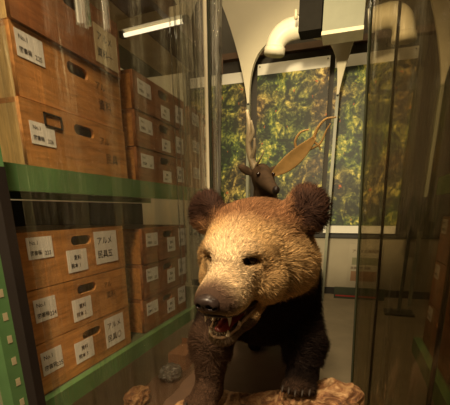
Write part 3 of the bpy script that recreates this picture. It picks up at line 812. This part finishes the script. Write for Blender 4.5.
# nose pad
N_ = Field((-.04, -.30, -.10), (.04, -.20, 0), .0015); N_.frame(Matrix.Translation((0, -.25, -.05)) @ Matrix.Scale(.86, 4) @ Matrix.Translation((0, .25, .05)))
N_.add(N_.ell((0, -.250, -.048), (.031, .024, .024)), .01)
N_.add(N_.ell((0, -.262, -.040), (.026, .016, .015)), .01)
for s in (-1, 1):
    N_.add(N_.ell((s * .021, -.256, -.050), (.014, .017, .016)), .008)
    N_.sub(N_.ell((s * .0155, -.274, -.051), (.0085, .012, .0065), roty(s * 25)), .003)
    N_.sub(N_.ell((s * .029, -.266, -.055), (.007, .008, .0035), roty(-s * 20)), .002)
N_.sub(N_.ell((0, -.277, -.060), (.0018, .010, .014)), .002)
nm = N_.mesh('nose'); nm.transform(HP); no_ = link('nose', nm, M['nose'], bear); no_.location = -bo
# mouth lining (open shell behind the teeth), tongue, lip rim, teeth
part('mouth_lining', ell_bm((0, -.085, -.108), (.040, .040, .020), rotx(12)), M['mouth'])
T_ = Field((-.04, -.24, -.19), (.04, -.06, -.09), .002)
T_.add(T_.cap((0, -.09, -.124), (0, -.185, -.141), .024, .018, (.85, 1, 1.9)), .01)
T_.sub(T_.ell((0, -.15, -.121), (.003, .07, .008), rotx(10)), .006)
tm = T_.mesh('tongue'); tm.transform(HP); to = link('tongue', tm, M['tongue'], bear); to.location = -bo
rim = spline([(.050, -.085, -.112), (.041, -.135, -.127), (.034, -.175, -.140), (.020, -.205, -.150), (0, -.214, -.152), (-.020, -.205, -.150), (-.034, -.175, -.140), (-.041, -.135, -.127), (-.050, -.085, -.112)], 6)
bm = bmesh.new(); tube(bm, [W(p) for p in rim], [.004 + .0012 * math.sin(i * 1.3) for i in range(len(rim))], 8); part('lower_lip', bm, M['lip'], label='pale lower lip')
rim = spline([(.052, -.075, -.095), (.048, -.13, -.096), (.045, -.175, -.094), (.034, -.215, -.089), (.014, -.240, -.082), (0, -.244, -.080), (-.014, -.240, -.082), (-.034, -.215, -.089), (-.045, -.175, -.094), (-.048, -.13, -.096), (-.052, -.075, -.095)], 6)
bm = bmesh.new(); tube(bm, [W(p) for p in rim], .0045, 8); part('upper_lip', bm, M['nose'], label='dark upper lip')
def tooth(base, tip, r, n=5):
    b = Vector(base); t = Vector(tip); bend = Vector((0, .004, 0)); pts = [b.lerp(t, i / n) + bend * math.sin(math.pi * i / n) for i in range(n + 1)]
    bm = bmesh.new(); tube(bm, [W(p) for p in pts], [r * (1 - (i / n) ** 1.6) + .0006 for i in range(n + 1)], 10); part('tooth', bm, M['tooth'])
for s in (-1, 1):
    tooth((s * .031, -.208, -.088), (s * .033, -.212, -.117), .0062)
    tooth((s * .023, -.203, -.150), (s * .026, -.207, -.130), .0058)
    for k in range(3):
        tooth((s * (.005 + .007 * k), -.230 + .004 * k, -.086), (s * (.005 + .007 * k), -.233 + .004 * k, -.097), .0034)
        tooth((s * (.004 + .0058 * k), -.209 + .003 * k, -.152), (s * (.004 + .0058 * k), -.212 + .003 * k, -.139), .0030)
    for k in range(1): tooth((s * (.037 + .002 * k), -.165 + .022 * k, -.134 + .006 * k), (s * (.036 + .002 * k), -.165 + .022 * k, -.121 + .006 * k), .005)
# claws
for s, y, xe, zo in ((1, 1.16, -.118, .03), (-1, 1.07, -.425, -.035)):
    for j in range(5):
        x = xe + .004 + (j - 2) * .0215; yy = y - .112 + abs(j - 2) * .008
        bm = bmesh.new(); pts = [(x, yy + .004, .618 + zo), (x, yy - .006, .617 + zo), (x, yy - .014, .610 + zo), (x, yy - .018, .602 + zo)]
        tube(bm, pts, [.0048, .0042, .003, .0008], 8); part('claw', bm, M['claw'])

# ================================================================ DEER behind the bear
dz = 1.38
DP = Matrix.Translation((-.545, 2.42, 1.40)) @ Matrix.Rotation(math.radians(35), 4, 'Z') @ Matrix.Rotation(math.radians(8), 4, 'X')
D = Field((-.95, 2.2, 0), (-.25, 3.55, 1.55), .012)
D.frame(DP)
D.add(D.ell((0, .03, .01), (.062, .085, .068)), .03); D.add(D.cap((0, -.04, -.02), (0, -.20, -.065), .050, .028), .03)
for s in (-1, 1):
    D.add(D.ell((s * .095, .075, .035), (.058, .016, .027), Matrix.Rotation(math.radians(-s * 25), 3, 'Y')), .012)
D.frame()
D.add(D.cap((-.55, 2.50, 1.36), (-.58, 2.75, 1.02), .07, .13), .05)
D.add(D.ell((-.58, 2.98, .88), (.17, .36, .20)), .08); D.add(D.ell((-.58, 3.25, .90), (.16, .2, .18)), .08)
for x in (-.68, -.48):
    D.add(D.cap((x, 2.82, .80), (x, 2.80, .42), .06, .032), .05); D.add(D.cap((x, 2.80, .42), (x, 2.80, .03), .030, .022), .02)
    D.add(D.cap((x, 3.30, .82), (x, 3.26, .50), .08, .038), .05); D.add(D.cap((x, 3.26, .50), (x, 3.38, .40), .036, .03), .02); D.add(D.cap((x, 3.38, .40), (x, 3.34, .03), .028, .022), .02)
dm = D.mesh('deer_body')
dr = empty('stuffed_deer', (-.58, 3.0, 0), label='taxidermy deer with antlers standing behind the bear', cat='stuffed deer'); do = Vector(dr.location)
M['deer'] = plain('deer_hide', (.12, .07, .035), .8, .3, 25, .3)
x_ = link('body', dm, M['deer'], dr); x_.location = -do
M['antler'] = plain('antler_bone', (.62, .50, .30), .45, .15, 20, .2); M['antler_palm'] = plain('antler_palm', (.70, .42, .14), .5, .2, 14, .3)
def dpart(name, bm, mat, **kw):
    o = bmobj(name, bm, mat, dr, True); o.location = -do; return setp(o, **kw)
for s in (-1, 1):
    bm = bmesh.new(); bmesh.ops.create_uvsphere(bm, u_segments=12, v_segments=8, radius=.014)
    bmesh.ops.transform(bm, matrix=DP @ Matrix.Translation((s * .050, -.045, .018)), verts=bm.verts); dpart('eye', bm, M['eye'])
bm = bmesh.new(); bmesh.ops.create_uvsphere(bm, u_segments=12, v_segments=8, radius=.024)
bmesh.ops.transform(bm, matrix=DP @ Matrix.Translation((0, -.215, -.06)), verts=bm.verts); dpart('nose', bm, M['nose'])
def antler(branches, name, mat, label):
    bm = bmesh.new()
    for pts, r0, r1 in branches:
        P = spline(pts, 6); tube(bm, P, [r0 + (r1 - r0) * i / (len(P) - 1) for i in range(len(P))], 8)
    dpart(name, bm, mat, label=label)
antler([([(-.58, 2.44, 1.42), (-.63, 2.44, 1.51), (-.645, 2.42, 1.60), (-.635, 2.40, 1.69), (-.650, 2.40, 1.78)], .025, .010),
        ([(-.63, 2.44, 1.51), (-.60, 2.40, 1.56), (-.595, 2.38, 1.62)], .017, .006),
        ([(-.645, 2.42, 1.60), (-.61, 2.40, 1.65), (-.618, 2.38, 1.72)], .016, .006),
        ([(-.60, 2.43, 1.46), (-.55, 2.36, 1.50), (-.52, 2.33, 1.54)], .009, .003)], 'antler', M['antler'], 'slender upright antler')
# broad palmate antler sweeping to the right
def palm():
    a = Vector((-.49, 2.42, 1.405)); b = Vector((-.225, 2.35, 1.60)); d = (b - a); L = d.length; d.normalize()
    nrm = Vector((.2, -.95, -.05)); nrm = (nrm - d * nrm.dot(d)).normalized(); s = d.cross(nrm)
    bm = bmesh.new(); n = 22; rows = []
    for i in range(n + 1):
        t = i / n; wv = .006 + .045 * math.sin(math.pi * min(1, t * .98)) ** .8 * (1 - .25 * t); c = a + d * L * t + s * (.012 * math.sin(t * 3))
        ring = []
        for k in range(12):
            al = 2 * math.pi * k / 12; ring.append(bm.verts.new(c + s * wv * math.cos(al) + nrm * (.008 * (math.sin(al)) + .012 * math.cos(al) ** 2)))
        rows.append(ring)
    for p, q in zip(rows, rows[1:]):
        for k in range(12): bm.faces.new((p[k], p[(k + 1) % 12], q[(k + 1) % 12], q[k]))
    bm.faces.new(rows[0][::-1]); bm.faces.new(rows[-1])
    e = a + d * L
    def W2(u, v): return a + d * (L * u) - s * v
    for pts, r0, r1 in (([W2(.72, .0), W2(.80, -.03), W2(1.0, -.045), W2(1.18, -.015), W2(1.30, .0)], .009, .004),
                        ([W2(.95, .0), W2(1.12, .03), W2(1.28, .035), W2(1.42, .005)], .010, .004),
                        ([W2(.62, .0), W2(.68, .055), W2(.84, .075), W2(.98, .055)], .010, .004),
                        ([W2(.92, .0), W2(.96, -.05), W2(.94, -.075)], .008, .003)):
        P = spline(pts, 6); tube(bm, P, [r0 + (r1 - r0) * i / (len(P) - 1) for i in range(len(P))], 8)
    dpart('antler', bm, M['antler_palm'], label='broad tan palmate antler')
palm()
